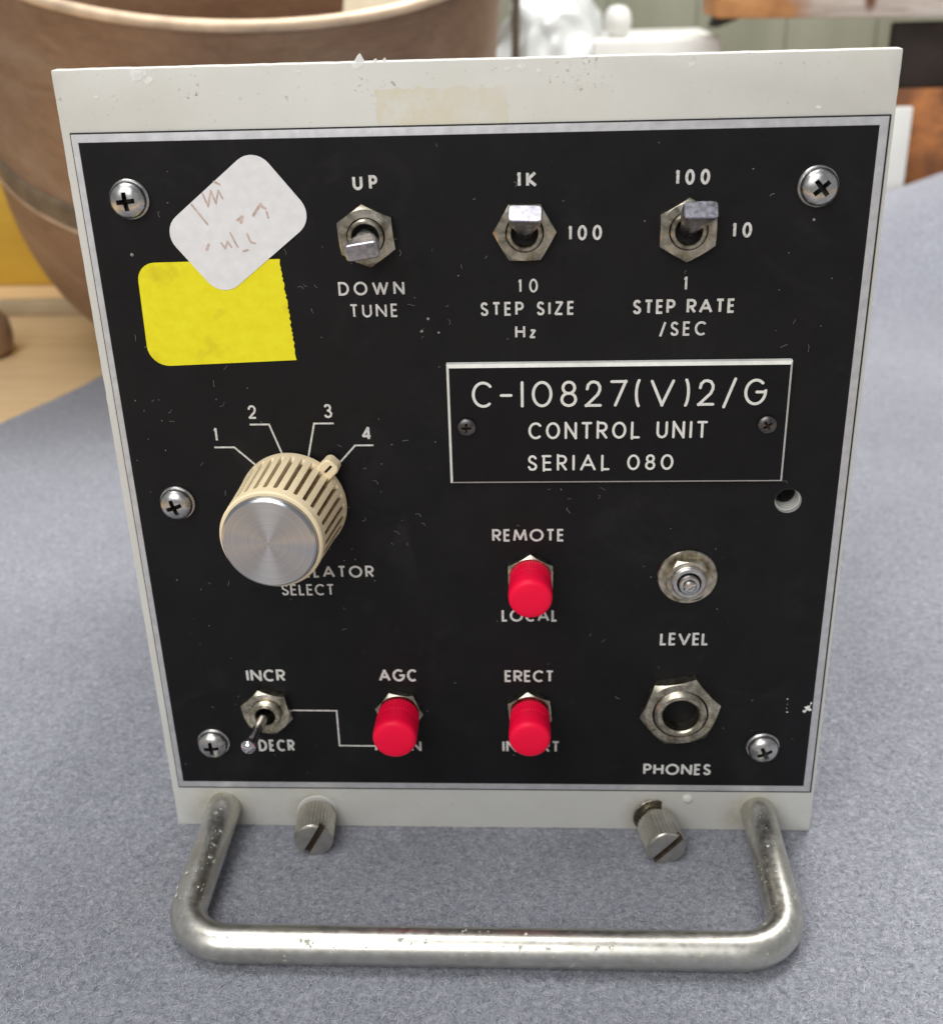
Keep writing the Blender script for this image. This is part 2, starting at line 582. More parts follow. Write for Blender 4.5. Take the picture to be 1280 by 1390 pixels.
def legend(text, u0, u1, v0, v1, n, name, parent, mat='silk', weight=0.15, eng=False, wide=1.0):
    """one printed or engraved line of writing that fills u0..u1, v0..v1"""
    mb = MB()
    h = v1 - v0
    t = (weight + (0.012 if eng else 0.014)) * h
    gl = GL_ENG if eng else GL
    ws = [max(gl[c][0] * h * wide, t) for c in text]
    nat = sum(ws)
    gaps = len(text) - 1
    sp = (u1 - u0 - nat) / gaps if gaps else 0
    k = 1.0
    if gaps and sp < 0.10 * h:
        sp = 0.13 * h
        k = (u1 - u0 - sp * gaps) / nat
    x = u0 if gaps else (u0 + u1 - nat) / 2
    for c, w in zip(text, ws):
        w *= k
        for st in gl[c][1]:
            pts = [(x + t / 2 + a * max(w - t, 1e-3), v0 + t / 2 + b * (h - t)) for a, b in st]
            closed = len(pts) > 4 and (Vector(pts[0]) - Vector(pts[-1])).length < 1e-4
            stroke(mb, pts, t, n, closed, eng)
        x += w + sp
    return mb.build(name, mat, parent, fix=False)


# ------------------------------------------------------------------ setting: bench, cloth, wall
GROUND = -0.85


def wbox(name, mats, x0, x1, y0, y1, z0, z1, bev=1.0, rotz=0.0, parent=None, rotx=0.0, roty=0.0):
    cx, cy = (x0 + x1) / 2, (y0 + y1) / 2
    mb = MB().box(x0 - cx, x1 - cx, y0 - cy, y1 - cy, 0, z1 - z0)
    o = mb.build(name, mats, parent, (cx, cy, z0), (rotx, roty, rotz))
    if bev:
        bm = bmesh.new(); bm.from_mesh(o.data)
        bmesh.ops.bevel(bm, geom=bm.edges[:], offset=bev * S, segments=2, affect='EDGES', profile=0.5)
        bm.to_mesh(o.data); bm.free()
        o.data.polygons.foreach_set('use_smooth', [True] * len(o.data.polygons))
        o.data.set_sharp_from_angle(angle=radians(35))
    return o


o = wbox('workbench', 'table', -700, 700, -330, 708, -40, GROUND - 2.1, 2)
tag(o, kind='structure')


def mat_wall():
    t = NT('wall_boards')
    v = t.coord((1, 1, 0.12))
    f = t.noise(26, 5, 0.6, v)
    c = t.ramp(f, [(0.3, (0.20, 0.21, 0.155)), (0.7, (0.285, 0.295, 0.235))])
    t.set(Base_Color=c, Roughness=0.6)
    return t.m


MAT['wall'] = mat_wall()
mb = MB()
x = -700
while x < 700:
    mb.box(x + 0.5, x + 63.0, 702, 712, GROUND - 2.0, 520)
    x += 63.6
mb.box(-700, 700, 704, 715, GROUND - 2.0, 520)
o = mb.build('wall', 'wall')
tag(o, kind='structure')


def smooth(a, b, x):
    t = max(0, min(1, (x - a) / (b - a)))
    return t * t * (3 - 2 * t)


def bump_up(x, y):
    return 1.35 * smooth(-4, -36, y)


def cloth():
    nx, ny = 230, 230
    top, bot = [], []
    for j in range(ny + 1):
        for i in range(nx + 1):
            s, t = i / nx, j / ny
            xr = 430
            yb0 = 352 + 138 * smooth(-40, 150, -212 + s * (xr + 212))
            y = -190 + t * (yb0 + 190)
            xl = -236 + 30 * smooth(225, 352, y) - 6 * sin(y * 0.012)
            x = xl + s * (xr - xl)
            hump = 0
            if x > 100:
                crest = 52 * smooth(110, 214, x) + 14 * smooth(205, 262, x)
                hump = crest * smooth(385, 478, y) ** 1.1
            w = 0.25 * noise.noise((x * 0.02, y * 0.02, 0)) + 0.10 * noise.noise((x * .13, y * .13, 3))
            w *= 1 - smooth(60, 5, max(abs(x) - 90, 0) + max(-y - 70, 0) * 1.0)
            if x > 120 and y > 250:
                w += 2.0 * noise.noise((x * 0.012, y * 0.012, 8)) * smooth(250, 400, y)
            hump += bump_up(x, y)
            top.append((x, y, GROUND + w + hump))
            bot.append((x, y, GROUND + w + hump - 1.9))
    mb = MB()
    k = nx + 1
    fs = []
    for j in range(ny):
        for i in range(nx):
            a = j * k + i
            fs.append((a, a + 1, a + k + 1, a + k))
    mb.add(top, fs)
    mb.add(bot, [tuple(reversed(f)) for f in fs])
    N = len(top)
    edge = [j * k for j in range(ny + 1)] + [ny * k + i for i in range(1, nx + 1)] + [j * k + nx for j in range(ny - 1, -1, -1)] + [i for i in range(nx - 1, 0, -1)]
    for a, b in zip(edge, edge[1:] + edge[:1]):
        mb.f.append((a, b, b + N, a + N)); mb.mi.append(0)
    o = mb.build('felt_cloth', 'cloth')
    return tag(o, 'blue grey felt cloth spread over the bench under the control unit', 'cloth')


cloth_o = cloth()


def felt_fibres():
    rf = random.Random(3)
    vs, fs, mi = [], [], []
    for i in range(26000):
        x, y = rf.uniform(-115, 115), rf.uniform(-78, 70)
        if rf.random() < .25:
            y = rf.uniform(-78, -10)
        a = rf.uniform(0, 2 * pi)
        L = rf.uniform(.5, 1.9) / 3
        w = rf.uniform(.022, .05)
        z0 = GROUND + 0.25 * noise.noise((x * 0.02, y * 0.02, 0)) * 0.6 + .02 + bump_up(x, y)
        lift = rf.uniform(.05, .42)
        o = len(vs)
        tw = rf.gauss(0, .45)
        for q in range(4):
            z = z0 + lift * sin(pi * (q + .3) / 4)
            nx_, ny_ = -sin(a), cos(a)
            vs += [(x + nx_ * w, y + ny_ * w, z), (x - nx_ * w, y - ny_ * w, z)]
            x += L * cos(a); y += L * sin(a)
            a += tw + rf.gauss(0, .2)
        m_ = 0 if rf.random() < .6 else 1
        for q in range(3):
            b = o + q * 2
            fs.append((b, b + 1, b + 3, b + 2)); mi.append(m_)
    mb = MB(); mb.v = vs; mb.f = fs; mb.mi = mi
    MAT['fib_l'] = simple('pale_fibre', (0.48, 0.49, 0.535), 0.9)
    MAT['fib_d'] = simple('dark_fibre', (0.13, 0.138, 0.18), 0.9)
    return tag(mb.build('felt_fibres', ['fib_l', 'fib_d'], cloth_o, fix=False), kind='stuff')


felt_fibres()

# ------------------------------------------------------------------ the control unit
unit = bpy.data.objects.new('control_unit', None)
col.objects.link(unit)
unit.location = (0, 0, 0)
unit.rotation_euler = (pi / 2, 0, 0)         # local x right, y up, z towards the viewer
unit.empty_display_size = 0.05
tag(unit, 'cream control unit with black face, ivory knob, three red caps and metal handle on felt', 'control unit')

NP = -1.0        # front of the cream plate


def bevel_obj(o, w, seg=2, ang=30):
    bm = bmesh.new(); bm.from_mesh(o.data)
    es = [e for e in bm.edges if len(e.link_faces) == 2 and e.calc_face_angle(0) > radians(ang)]
    bmesh.ops.bevel(bm, geom=es, offset=w * S, segments=seg, affect='EDGES', profile=0.5)
    bm.to_mesh(o.data); bm.free()
    o.data.polygons.foreach_set('use_smooth', [True] * len(o.data.polygons))
    o.data.set_sharp_from_angle(angle=radians(35))


# cream mounting plate with a slightly nibbled outline
def ragged(x0, x1, y0, y1, step=1.6, amp=0.07):
    p = []
    for (a, b) in (((x0, y0), (x1, y0)), ((x1, y0), (x1, y1)), ((x1, y1), (x0, y1)), ((x0, y1), (x0, y0))):
        n_ = int(max(abs(b[0] - a[0]), abs(b[1] - a[1])) / step)
        for i in range(n_):
            t = i / n_
            q = (a[0] + (b[0] - a[0]) * t, a[1] + (b[1] - a[1]) * t)
            jit = 0 if i == 0 else amp * (random.random() - 0.5)
            if i and random.random() < 0.05:
                jit *= 3
            p.append((q[0] + (jit if a[0] == b[0] else 0), q[1] + (jit if a[1] == b[1] else 0)))
    return p


mb = MB().prism(ragged(-73.4, 73.3, -0.85, 166.6), NP - 3.2, NP, 0, 0.0)
plate = mb.build('mounting_plate', 'plate', unit, label='cream painted plate with chipped top edge and yellow tape mark')
bevel_obj(plate, 0.25, 2, 60)
hole_c = (61.1, 83.05)
carve(plate, MB().lathe([(2.35, -8), (2.35, 4)], 32, 0, hole_c, True, True).build('cutter', 'plate', unit))
# dimple of worn paint under the phone jack and chips of bare paint
for (u, v, r) in ((-58.0, 165.4, 1.5), (-56.2, 164.6, 0.8), (-19.2, 166.2, 0.9), (-30.0, 165.6, 0.8), (6.5, 165.0, 0.6),
                  (9.0, 165.2, 0.8), (12.0, 164.6, 0.5), (60.2, 157.4, 0.45), (38.0, 164.9, 0.5), (-66, 162, .4), (20, 165.8, .5)):
    pts = []
    for i in range(11):
        a = 2 * pi * i / 11
        q = r * (0.55 + 0.7 * random.random())
        pts.append((u + q * cos(a), min(v + 0.75 * q * sin(a), 166.45)))
    MB().prism(pts, NP - 0.05, NP + 0.05).build('paint_chip', 'chip', plate)
for (u, v, s, h) in ((-19.0, 166.4, 1.3, 1.7), (-16.2, 166.4, 0.8, 0.8), (-14.6, 166.4, 0.7, 0.9), (-31, 166.4, 0.7, .4), (-51, 166.4, 0.6, .35), (8, 166.4, .7, .3)):
    MB().add([(u - s, v - .3, NP - .4), (u + s, v - .3, NP - .5), (u + .2 * s, v + h, NP - .3), (u - .25 * s, v + .7 * h, NP - 1.0),
              (u, v - .3, NP - 1.4)], [(0, 1, 2), (0, 2, 3), (0, 3, 4), (1, 4, 2), (4, 3, 2), (0, 4, 1)]).build('paint_flake', 'chip', plate)
mb = MB().lathe([(1.25, NP - .02), (1.1, NP + 0.25), (0.75, NP + 0.5), (0.3, NP + 0.6)], 24, 0, (45.2, 8.0))
mb.build('rivet_bump', 'plate', plate)

# aluminium chassis behind the plate
mb = MB().box(-66, 66, GROUND + 0.05, 148, -150, NP - 3.25)
chassis = mb.build('chassis', 'chassis', unit)
carve(chassis, MB().lathe([(2.2, -30), (2.2, 4)], 32, 0, hole_c, True, True).build('cutter', 'gap', unit))

# black face on a chamfered aluminium panel
mb = MB().box(-71.75, 72.55, 10.35, 156.0, NP - 0.02, NP + 0.30)
gap = mb.build('gap_shadow_strip', 'gap', unit)  # dark strip added for the gap's shadow and dirt round the panel
A = [(-71.55, 10.75), (72.20, 10.75), (72.20, 155.75), (-71.55, 155.75)]
Bq = [(-70.15, 12.75), (70.5, 12.75), (70.5, 154.35), (-70.15, 154.35)]
mb = MB()
mb.rings([[(x, y, NP + 0.05) for x, y in A], [(x, y, -0.55) for x, y in A], [(x, y, -0.02) for x, y in Bq]])
front = mb.build('front_panel', ['alu'], unit, angle=5)
carve(gap, MB().lathe([(2.6, -4), (2.6, 4)], 32, 0, hole_c, True, True).build('cutter', 'gap', unit))
carve(front, MB().lathe([(2.6, -4), (2.6, 4)], 32, 0, hole_c, True, True).build('cutter', 'alu', unit))
mb = MB().prism([(-70.2, 12.7), (70.55, 12.7), (70.55, 154.4), (-70.2, 154.4)], -0.10, 0.0)
face = mb.build('black_face', 'black', front)
carve(face, MB().lathe([(2.62, -4), (2.62, 4)], 40, 0, hole_c, True, True).build('cutter', 'black', unit))

# printed legends
ZN = 0.03
for (txt, u0, u1, v0, v1, w, wd) in (
        ('UP', -21.4, -16.9, 145.15, 147.75, .185, 1), ('DOWN', -25.45, -13.05, 125.9, 128.5, .15, 1), ('TUNE', -23.6, -14.5, 121.65, 124.25, .13, 1),
        ('1K', 8.05, 11.65, 145.1, 147.85, .18, 1), ('100', 17.2, 23.3, 135.45, 138.2, .16, 1), ('10', 8.05, 11.7, 125.95, 128.55, .13, 1),
        ('STEP SIZE', 0.95, 18.5, 121.6, 124.25, .15, 1), ('Hz', 7.4, 11.35, 117.2, 119.75, .15, 1),
        ('100', 36.05, 42.1, 144.95, 147.65, .18, 1), ('10', 46.6, 50.1, 135.45, 138.2, .17, 1), ('1', 38.2, 39.3, 125.9, 128.6, .14, 1),
        ('STEP RATE', 29.25, 48.05, 121.55, 124.3, .16, 1), ('/SEC', 34.3, 43.0, 117.3, 120.05, .14, 1),
        ('1', -52.7, -51.6, 96.8, 99.75, .13, 1), ('2', -45.25, -43.45, 101.5, 104.35, .13, 1), ('3', -30.2, -28.5, 101.5, 104.45, .13, 1), ('4', -23.1, -21.0, 96.8, 99.7, .16, 1),
        ('OSCILLATOR', -46.8, -22.6, 65.95, 68.75, .15, 1), ('SELECT', -42.45, -31.2, 61.7, 64.4, .13, 1),
        ('REMOTE', 2.2, 16.87, 74.25, 77.1, .15, 1), ('LOCAL', 3.8, 15.6, 55.3, 58.3, .15, 1), ('LEVEL', 37.15, 47.35, 49.5, 52.6, .15, 1),
        ('INCR', -52.3, -43.7, 40.1, 43.2, .16, 1), ('DECR', -51.6, -43.35, 21.35, 24.55, .16, 1), ('AGC', -23.15, -14.8, 40.2, 43.35, .16, 1),
        ('MAN', -25.2, -14.7, 21.6, 24.5, .15, 1), ('ERECT', 4.2, 14.85, 40.15, 43.15, .15, 1), ('INVERT', 3.4, 16.2, 21.55, 24.6, .15, 1),
        ('PHONES', 34.8, 49.8, 15.55, 18.6, .16, 1)):
    lo = legend(txt, u0, u1, v0, v1, ZN, 'printed_legend', front, 'silk', w, False, wd)
    lo['label'] = 'white printed word ' + txt if txt.isalpha() else 'white printed marking ' + txt
mb = MB()
for L_ in ([(-52.75, 95.5), (-48.75, 95.5), (-42.6, 89.4)], [(-45.1, 100.3), (-41.25, 100.3), (-38.3, 91.0)],
           [(-28.4, 100.4), (-32.3, 100.4), (-34.6, 91.0)], [(-20.85, 95.7), (-24.5, 95.7), (-29.5, 90.2)]):
    stroke(mb, L_, 0.36, ZN)
mb.build('dial_leader', 'silk', front, fix=False)
mb = MB()
stroke(mb, [(-43.4, 32.5), (-33.1, 32.45), (-33.15, 23.0), (-22.0, 22.95)], 0.34, ZN)
mb.build('wiring_line', 'silk', front, fix=False)

# dust: lint fibres and specks lying on the black face
mb = MB()
rl = random.Random(21)
spots = [(-58, 139), (-60, 120), (-24, 134), (-10, 127), (-4, 118), (-9, 122), (-27, 124), (-55, 108), (-22, 93), (-18, 80), (-17, 81), (-65, 103), (-50, 113),
         (-30, 128), (62, 136), (57, 118), (60, 29), (40, 95), (-30, 70), (0, 90), (20, 84), (-60, 62)]
for i in range(170):
    if i < 90:
        c = rl.choice(spots)
        u, v = c[0] + rl.gauss(0, 4), c[1] + rl.gauss(0, 4)
    else:
        u, v = rl.uniform(-69, 69), rl.uniform(14, 153)
    if not (-69.5 < u < 70 and 13.5 < v < 153.5):
        continue
    ln = rl.uniform(0.3, 1.6) if rl.random() < .5 else rl.uniform(.15, .35)
    a = rl.uniform(0, 2 * pi)
    cv = rl.uniform(-1.1, 1.1)
    pts = [(u, v)]
    for q in range(6):
        a += cv * 0.45 + rl.gauss(0, .2)
        pts.append((pts[-1][0] + ln / 6 * cos(a), pts[-1][1] + ln / 6 * sin(a)))
    wd = 0.05 if ln > .4 else 0.12
    stroke(mb, pts, wd * rl.uniform(.7, 1.3), 0.06 + 0.03 * rl.random())
for (u, v, r) in ((60.9, 138.4, .28), (-8.9, 121.2, .3), (-10.2, 118.8, .3), (-7, 118.5, .25), (-63.5, 134.2, .35)):
    mb.lathe([(r, .02), (r * .8, .15), (r * .3, .25)], 7, 0, (u, v))
lint = mb.build('lint', 'lint', front, fix=False)
tag(lint, kind='stuff')
# scuffs where the coating is knocked off at the right edge and over the lower edge
for (u, v, r, sx) in ((69.6, 33.7, .85, .9), (69.0, 32.9, .45, 1.2), (70.1, 34.9, .4, .6), (65.0, 33.6, .13, .6), (65.1, 34.6, .12, .7), (65.2, 32.6, .16, 1.6), (65, 36.0, .15, 1.4)):
    pts = []
    for i in range(13):
        a = 2 * pi * i / 13
        q = r * (0.4 + 0.85 * random.random())
        pts.append((min(u + sx * q * cos(a), 70.6), v + q * sin(a)))
    MB().prism(pts, -0.02, 0.035).build('scuff', 'chip', front)

# ---- nameplate
mb = MB()
A = [(-5.75, 87.95), (59.25, 87.95), (59.25, 112.6), (-5.75, 112.6)]
Bq = [(-5.25, 88.4), (58.8, 88.4), (58.8, 112.0), (-5.25, 112.0)]
mb.rings([[(x, y, 0.01) for x, y in A], [(x, y, 1.25) for x, y in A], [(x, y, 1.75) for x, y in Bq]], 0, cap1=False)
mb.add([(x, y, 1.75) for x, y in Bq], [(0, 1, 2, 3)], 1)
name_pl = mb.build('nameplate', ['lam_white', 'lam_black'], unit, angle=5, label='black engraved nameplate with white bevelled edge')
legend('C-10827(V)2/G', -1.0, 54.8, 104.0, 109.3, 1.79, 'engraved_line', name_pl, 'lam_white', .092, True)
legend('CONTROL UNIT', 9.75, 44.1, 97.4, 100.9, 1.79, 'engraved_line', name_pl, 'lam_white', .125, True)
legend('SERIAL 080', 9.55, 37.9, 90.75, 94.05, 1.79, 'engraved_line', name_pl, 'lam_white', .125, True)


# ---- cross-head screws
def cross_cutter(top, arm, w, depth):
    mb = MB()
    for q in range(2):
        a = [(-arm, -w), (arm, -w), (arm, w), (-arm, w)]
        b = [(-arm * .35, -w * .7), (arm * .35, -w * .7), (arm * .35, w * .7), (-arm * .35, w * .7)]
        if q:
            a = [(-y, x) for x, y in a]; b = [(-y, x) for x, y in b]
        m2 = MB().rings([[(x, y, top - depth) for x, y in b], [(x, y, top + .1) for x, y in a], [(x, y, top + 1) for x, y in a]])
        yield m2


def make_screw(name, r, h, parent, mats, arm, w, depth):
    prof = [(r * .97, 0), (r, h * .34)]
    for i in range(1, 9):
        a = radians(90 * i / 9)
        prof.append((r * cos(a) ** .8, h * .34 + h * .66 * sin(a)))
    prof.append((0.02 * r, h))
    o = MB().lathe(prof, 40, 0, cap0=True).build(name, mats, parent)
    for c in cross_cutter(h, arm, w, depth):
        carve(o, c.build('cutter', mats[1], parent))
    # recess bottom gets a darker material, its shade put into the colour
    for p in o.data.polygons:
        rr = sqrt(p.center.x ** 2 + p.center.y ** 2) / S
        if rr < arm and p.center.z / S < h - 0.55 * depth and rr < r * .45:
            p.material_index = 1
    return o


scr = make_screw('panel_screw', 3.35, 3.0, unit, ['steel', 'recess'], 1.9, .44, 1.7)
wash = MB().lathe([(3.65, 0.0), (3.65, .5), (3.5, .68), (2.2, .68)], 40, 0, cap0=True).build('washer', 'steel', scr, (0, 0, 0))
SC = [((-62.3, 144.4, .02), 5, (0, 0)), ((61.0, 144.3, .02), 40, (0, .06)), ((-61.7, 83.55, .02), 20, (0, -.05)), ((-61.6, 23.9, .02), 5, (0, 0)), ((60.6, 23.7, .02), 25, (0.05, 0))]
for i, (p, a, tl) in enumerate(SC):
    o = scr if i == 0 else dup(scr, unit)
    o.location = Vector(p) * S
    o.rotation_euler = (tl[0], tl[1], radians(a))
ns = make_screw('nameplate_screw', 1.85, 1.0, name_pl, ['steel_dark', 'recess'], 1.1, .26, .8)
ns.location = Vector((-2.2, 100.1, 1.76)) * S
ns2 = dup(ns, name_pl, (55.3, 100.1, 1.76), (0, 0, radians(35)))


# ---- nuts
def hexnut(R, h, hole, rot, name, parent, mat='nickel', loc=(0, 0, 0), depth=0.0):
    k = 60
    rf = R * cos(pi / 6)

    def rh(a):
        q = (a + pi / 6) % (pi / 3) - pi / 6
        return rf / cos(q) if True else R
    ang = [2 * pi * i / k for i in range(k)]
    cut = rf * 0.99
    r0 = [(rh(a) * cos(a + rot), rh(a) * sin(a + rot), 0) for a in ang]
    r1 = [(rh(a) * cos(a + rot), rh(a) * sin(a + rot), h - max(0.02, (rh(a) - cut) * 0.75)) for a in ang]
    rt = [(min(rh(a), cut) * cos(a + rot), min(rh(a), cut) * sin(a + rot), h) for a in ang]
    ri = [(hole * cos(a + rot), hole * sin(a + rot), h) for a in ang]
    rj = [(hole * cos(a + rot), hole * sin(a + rot), 0) for a in ang]
    mb = MB().rings([r0, r1, rt, ri, rj], 0, True, False, False)
    return mb.build(name, mat, parent, loc, angle=22)


def bushing(ro, ri, h, depth, mats, name, parent, loc, thread=True, lip=.25, bright=0):
    prof = [(ro, 0)]
    z = 0.0
    if thread:
        while z < h - .7:
            prof += [(ro, z + .05), (ro - .22, z + .22), (ro, z + .40)]
            z += .42
    prof += [(ro, h - lip), (ro - lip, h), (ri + lip * .6, h), (ri, h - lip * .6)]
    if bright:
        prof += [(ri, h - bright)]
    nb = len(prof)
    prof += [(ri, h - depth), (0.05, h - depth)]
    return MB().lathe(prof, 44, 0, cap1=True, mis=lambda a, i: 1 if a >= nb else 0).build(name, mats, parent, loc)


# ---- paddle toggle switches
def superel(wx, wy, e, n, k=32):
    out = []
    for i in range(k):
        a = 2 * pi * i / k
        c, s_ = cos(a), sin(a)
        out.append((wx * math.copysign(abs(c) ** (2 / e), c), wy * math.copysign(abs(s_) ** (2 / e), s_), n))
    return out


def paddle(parent):
    secs = [(0, 1.5, 1.5, 2), (2.5, 1.75, 1.6, 2), (5.0, 2.2, 1.55, 2.6), (7.5, 2.75, 1.5, 4), (10.8, 2.95, 1.5, 6), (11.6, 2.95, 1.48, 7), (11.85, 2.75, 1.3, 7)]
    return MB().rings([superel(wx, wy, e, n) for n, wx, wy, e in secs]).build('lever', 'paddle', parent, angle=28)


sw = bushing(3.25, 2.45, 2.7, 2.4, ['nickel', 'gap'], 'toggle_switch', unit, (-19.4, 137.15, 0.02))
hexnut(5.75, 1.9, 3.5, 0, 'hex_nut', sw)
lev = paddle(sw)
lev.location = (0, 0, 0.4 * S)
sw2 = dup(sw, unit, (9.35, 137.3, .02))
sw3 = dup(sw, unit, (38.6, 137.2, .02))


def kids(o):
    return [k for k in bpy.data.objects if k.parent == o]


for s_, rn, tilt, side, tw in ((sw, 5, 2, 3, 8), (sw2, 30, -27, 0, -2), (sw3, 0, -28, 4, -1)):
    for k in kids(s_):
        if k.name.startswith('lever'):
            k.rotation_euler = (radians(tilt), radians(side), radians(tw))
        else:
            k.rotation_euler = (0, 0, radians(rn))
sw['label'] = 'paddle toggle switch pointing straight out between UP and DOWN'
sw2['label'] = 'paddle toggle switch flipped up to 1K'
sw3['label'] = 'paddle toggle switch flipped up to 100 at step rate'

# ---- bat-handle toggle with round lever
tg = bushing(3.4, 2.2, 3.3, 2.8, ['nickel', 'gap'], 'toggle_switch', unit, (-48.35, 32.9, .02))
tg['label'] = 'small toggle switch with thin round chrome lever'
hexnut(5.9, 2.1, 3.3, radians(14), 'hex_nut', tg)
bat = MB().lathe([(1.4, .4), (1.35, 2.5), (1.15, 4), (1.08, 6), (1.2, 9), (1.45, 12), (1.66, 13.6), (1.64, 14.3), (1.4, 14.9), (.85, 15.35), (.2, 15.5)], 32, 0, cap0=True).build('lever', 'chrome', tg)
bat.rotation_euler = (radians(-1), radians(-5), 0)


# ---- red push-button caps
def red_cap(parent, r=4.45, h=8.9):
    rings, k = [], 96
    for n, rr, kn in ((0, r * .93, 0), (.05, r * .96, .10), (3.4, r * .985, .10), (3.45, r * .985, 0), (3.55, r * .972, 0), (3.75, r * .975, 0), (4.3, r * .995, 0),
                      (h - 1.5, r, 0), (h - .95, r * .985, 0), (h - .5, r * .945, 0), (h - .18, r * .87, 0), (h, r * .74, 0), (h + .10, r * .4, 0), (h + .12, .05, 0)):
        rings.append([((rr - kn * (i % 2)) * cos(2 * pi * i / k), (rr - kn * (i % 2)) * sin(2 * pi * i / k), n) for i in range(k)])
    return MB().rings(rings, 0, True, True, True).build('button_cap', 'red', parent, (0, 0, 2.0), angle=32)


pb = bushing(3.3, 2.2, 2.2, 1.6, ['nickel', 'gap'], 'push_button', unit, (9.95, 66.6, .02))
pb['label'] = 'push button with red cap under REMOTE'
hexnut(5.3, 1.9, 3.3, 0, 'hex_nut', pb, 'nickel')
red_cap(pb)
pb2 = dup(pb, unit, (-19.0, 33.1, .02), (0, 0, radians(22)))
pb2['label'] = 'push button with red cap under AGC'
pb3 = dup(pb, unit, (9.6, 33.1, .02), (0, 0, radians(5)))
pb3['label'] = 'push button with red cap under ERECT'
for k in kids(pb2):
    if k.name.startswith('button_cap'):
        k.scale = (1.06, 1.06, 1.02)
for k in kids(pb2) + kids(pb3):
    if k.name.startswith('button_cap'):
        k.location.z += 0.0008

# ---- level control
lv = bushing(3.45, 2.4, 3.5, 1.8, ['steel', 'gap'], 'level_control', unit, (42.1, 66.2, .02))
MB().lathe([(6.15, 0), (6.15, .55), (5.95, .8), (4.2, .8), (3.4, .5)], 48, 0, cap1=False).build('washer', 'nickel', lv)
hexnut(5.1, 2.0, 3.25, radians(28), 'hex_nut', lv, 'nickel', (0, 0, .5))
sh = MB().lathe([(2.08, 1.3), (2.08, 4.0), (1.95, 4.3), (1.45, 4.4), (1.4, 4.1), (1.3, 4.1), (1.25, 4.9), (1.0, 5.2), (.1, 5.3)], 36, 0, cap0=True).build('shaft', 'steel', lv)
carve(sh, MB().box(-3, 3, -.18, .18, 4.85, 6).build('cutter', 'recess', lv, (0, 0, 0), (0, 0, radians(35))))

# ---- phone jack
pj = bushing(5.55, 3.95, 3.6, 16, ['nickel', 'recess'], 'phone_jack', unit, (41.95, 33.75, .02), lip=.55, bright=7)
hexnut(8.8, 2.7, 6.0, radians(-20), 'hex_nut', pj)

# ---- rotary selector knob
KN = (-37.7, 83.5)
knob_rot = (0, radians(-4.5), 0)
k_n, sub = 32, 12
K = k_n * sub
rings = []
lv_ = [(0.3, 10.6, 0), (0.6, 10.95, 0), (1.8, 10.95, 0), (2.3, 10.85, 0), (2.9, 10.8, 1), (8, 10.5, 1), (14.6, 10.2, 1), (15.2, 10.2, .35), (15.5, 10.15, 0), (17.2, 10.1, 0), (17.6, 9.85, 0), (17.65, 9.35, 0), (17.3, 9.3, 0)]
for n, r, g in lv_:
    ring = []
    for i in range(K):
        ph = (i % sub) / sub
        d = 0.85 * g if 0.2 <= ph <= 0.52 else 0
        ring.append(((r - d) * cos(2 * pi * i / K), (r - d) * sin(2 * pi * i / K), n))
    rings.append(ring)
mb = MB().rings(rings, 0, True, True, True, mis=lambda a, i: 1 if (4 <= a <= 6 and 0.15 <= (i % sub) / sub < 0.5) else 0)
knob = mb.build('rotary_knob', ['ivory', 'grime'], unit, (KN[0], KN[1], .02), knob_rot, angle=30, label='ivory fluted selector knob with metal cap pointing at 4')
pt = []
pt += [(8.0, -1.75), (12.4, -1.75)] + arc(12.6, -.55, 1.2, -90, -10, 4) + arc(12.6, .55, 1.2, 10, 90, 4) + [(12.4, 1.75), (8.0, 1.75)]
ptr = MB().prism(pt, 0.3, 3.3, 0, 0.25).build('pointer', 'ivory', knob, (0, 0, 0), (0, 0, radians(46)))
carve(ptr, MB().box(11.0, 13.2, -.28, .28, 2.6, 5).build('cutter', 'grime', ptr))
mk = MB().box(11.02, 13.18, -.27, .27, 2.5, 2.64).build('pointer', 'gap', knob, (0, 0, 0), (0, 0, radians(46)))
mk.name = 'pointer_mark'


def mat_disc():
    t = NT('turned_aluminium')
    tan = t.n('ShaderNodeTangent', direction_type='RADIAL', axis='Z')
    co = t.n('ShaderNodeTexCoord')
    ln = t.n('ShaderNodeVectorMath', operation='LENGTH')
    fl = t.n('ShaderNodeVectorMath', operation='MULTIPLY')
    t.l(co.outputs['Object'], fl.inputs[0]); fl.inputs[1].default_value = (1, 1, 0)
    t.l(fl.outputs[0], ln.inputs[0])
    cmb = t.n('ShaderNodeCombineXYZ')
    t.l(ln.outputs['Value'], cmb.inputs[0])
    f = t.noise(2600, 3, 0.6, cmb.outputs[0])
    c = t.ramp(f, [(0.3, (0.44, 0.45, 0.48)), (0.7, (0.57, 0.58, 0.61))])
    s2 = t.ramp(t.noise(260, 4), [(0.62, (0, 0, 0)), (0.75, (1, 1, 1))])
    c = t.mix(s2, c, (0.50, 0.50, 0.49))
    t.set(Base_Color=c, Metallic=1.0, Roughness=0.30, Anisotropic=0.92, Anisotropic_Rotation=0.25)
    t.l(tan.outputs[0], t.b.inputs['Tangent'])
    t.bump(f, 0.10, 0.00005)
    return t.m


MAT['disc'] = mat_disc()
MB().lathe([(9.3, 17.2), (9.3, 18.5), (9.15, 18.8), (8.75, 19.05), (4.0, 19.05), (.05, 19.05)], 72, 0, cap0=True).build('knob_cap', 'disc', knob, angle=20)

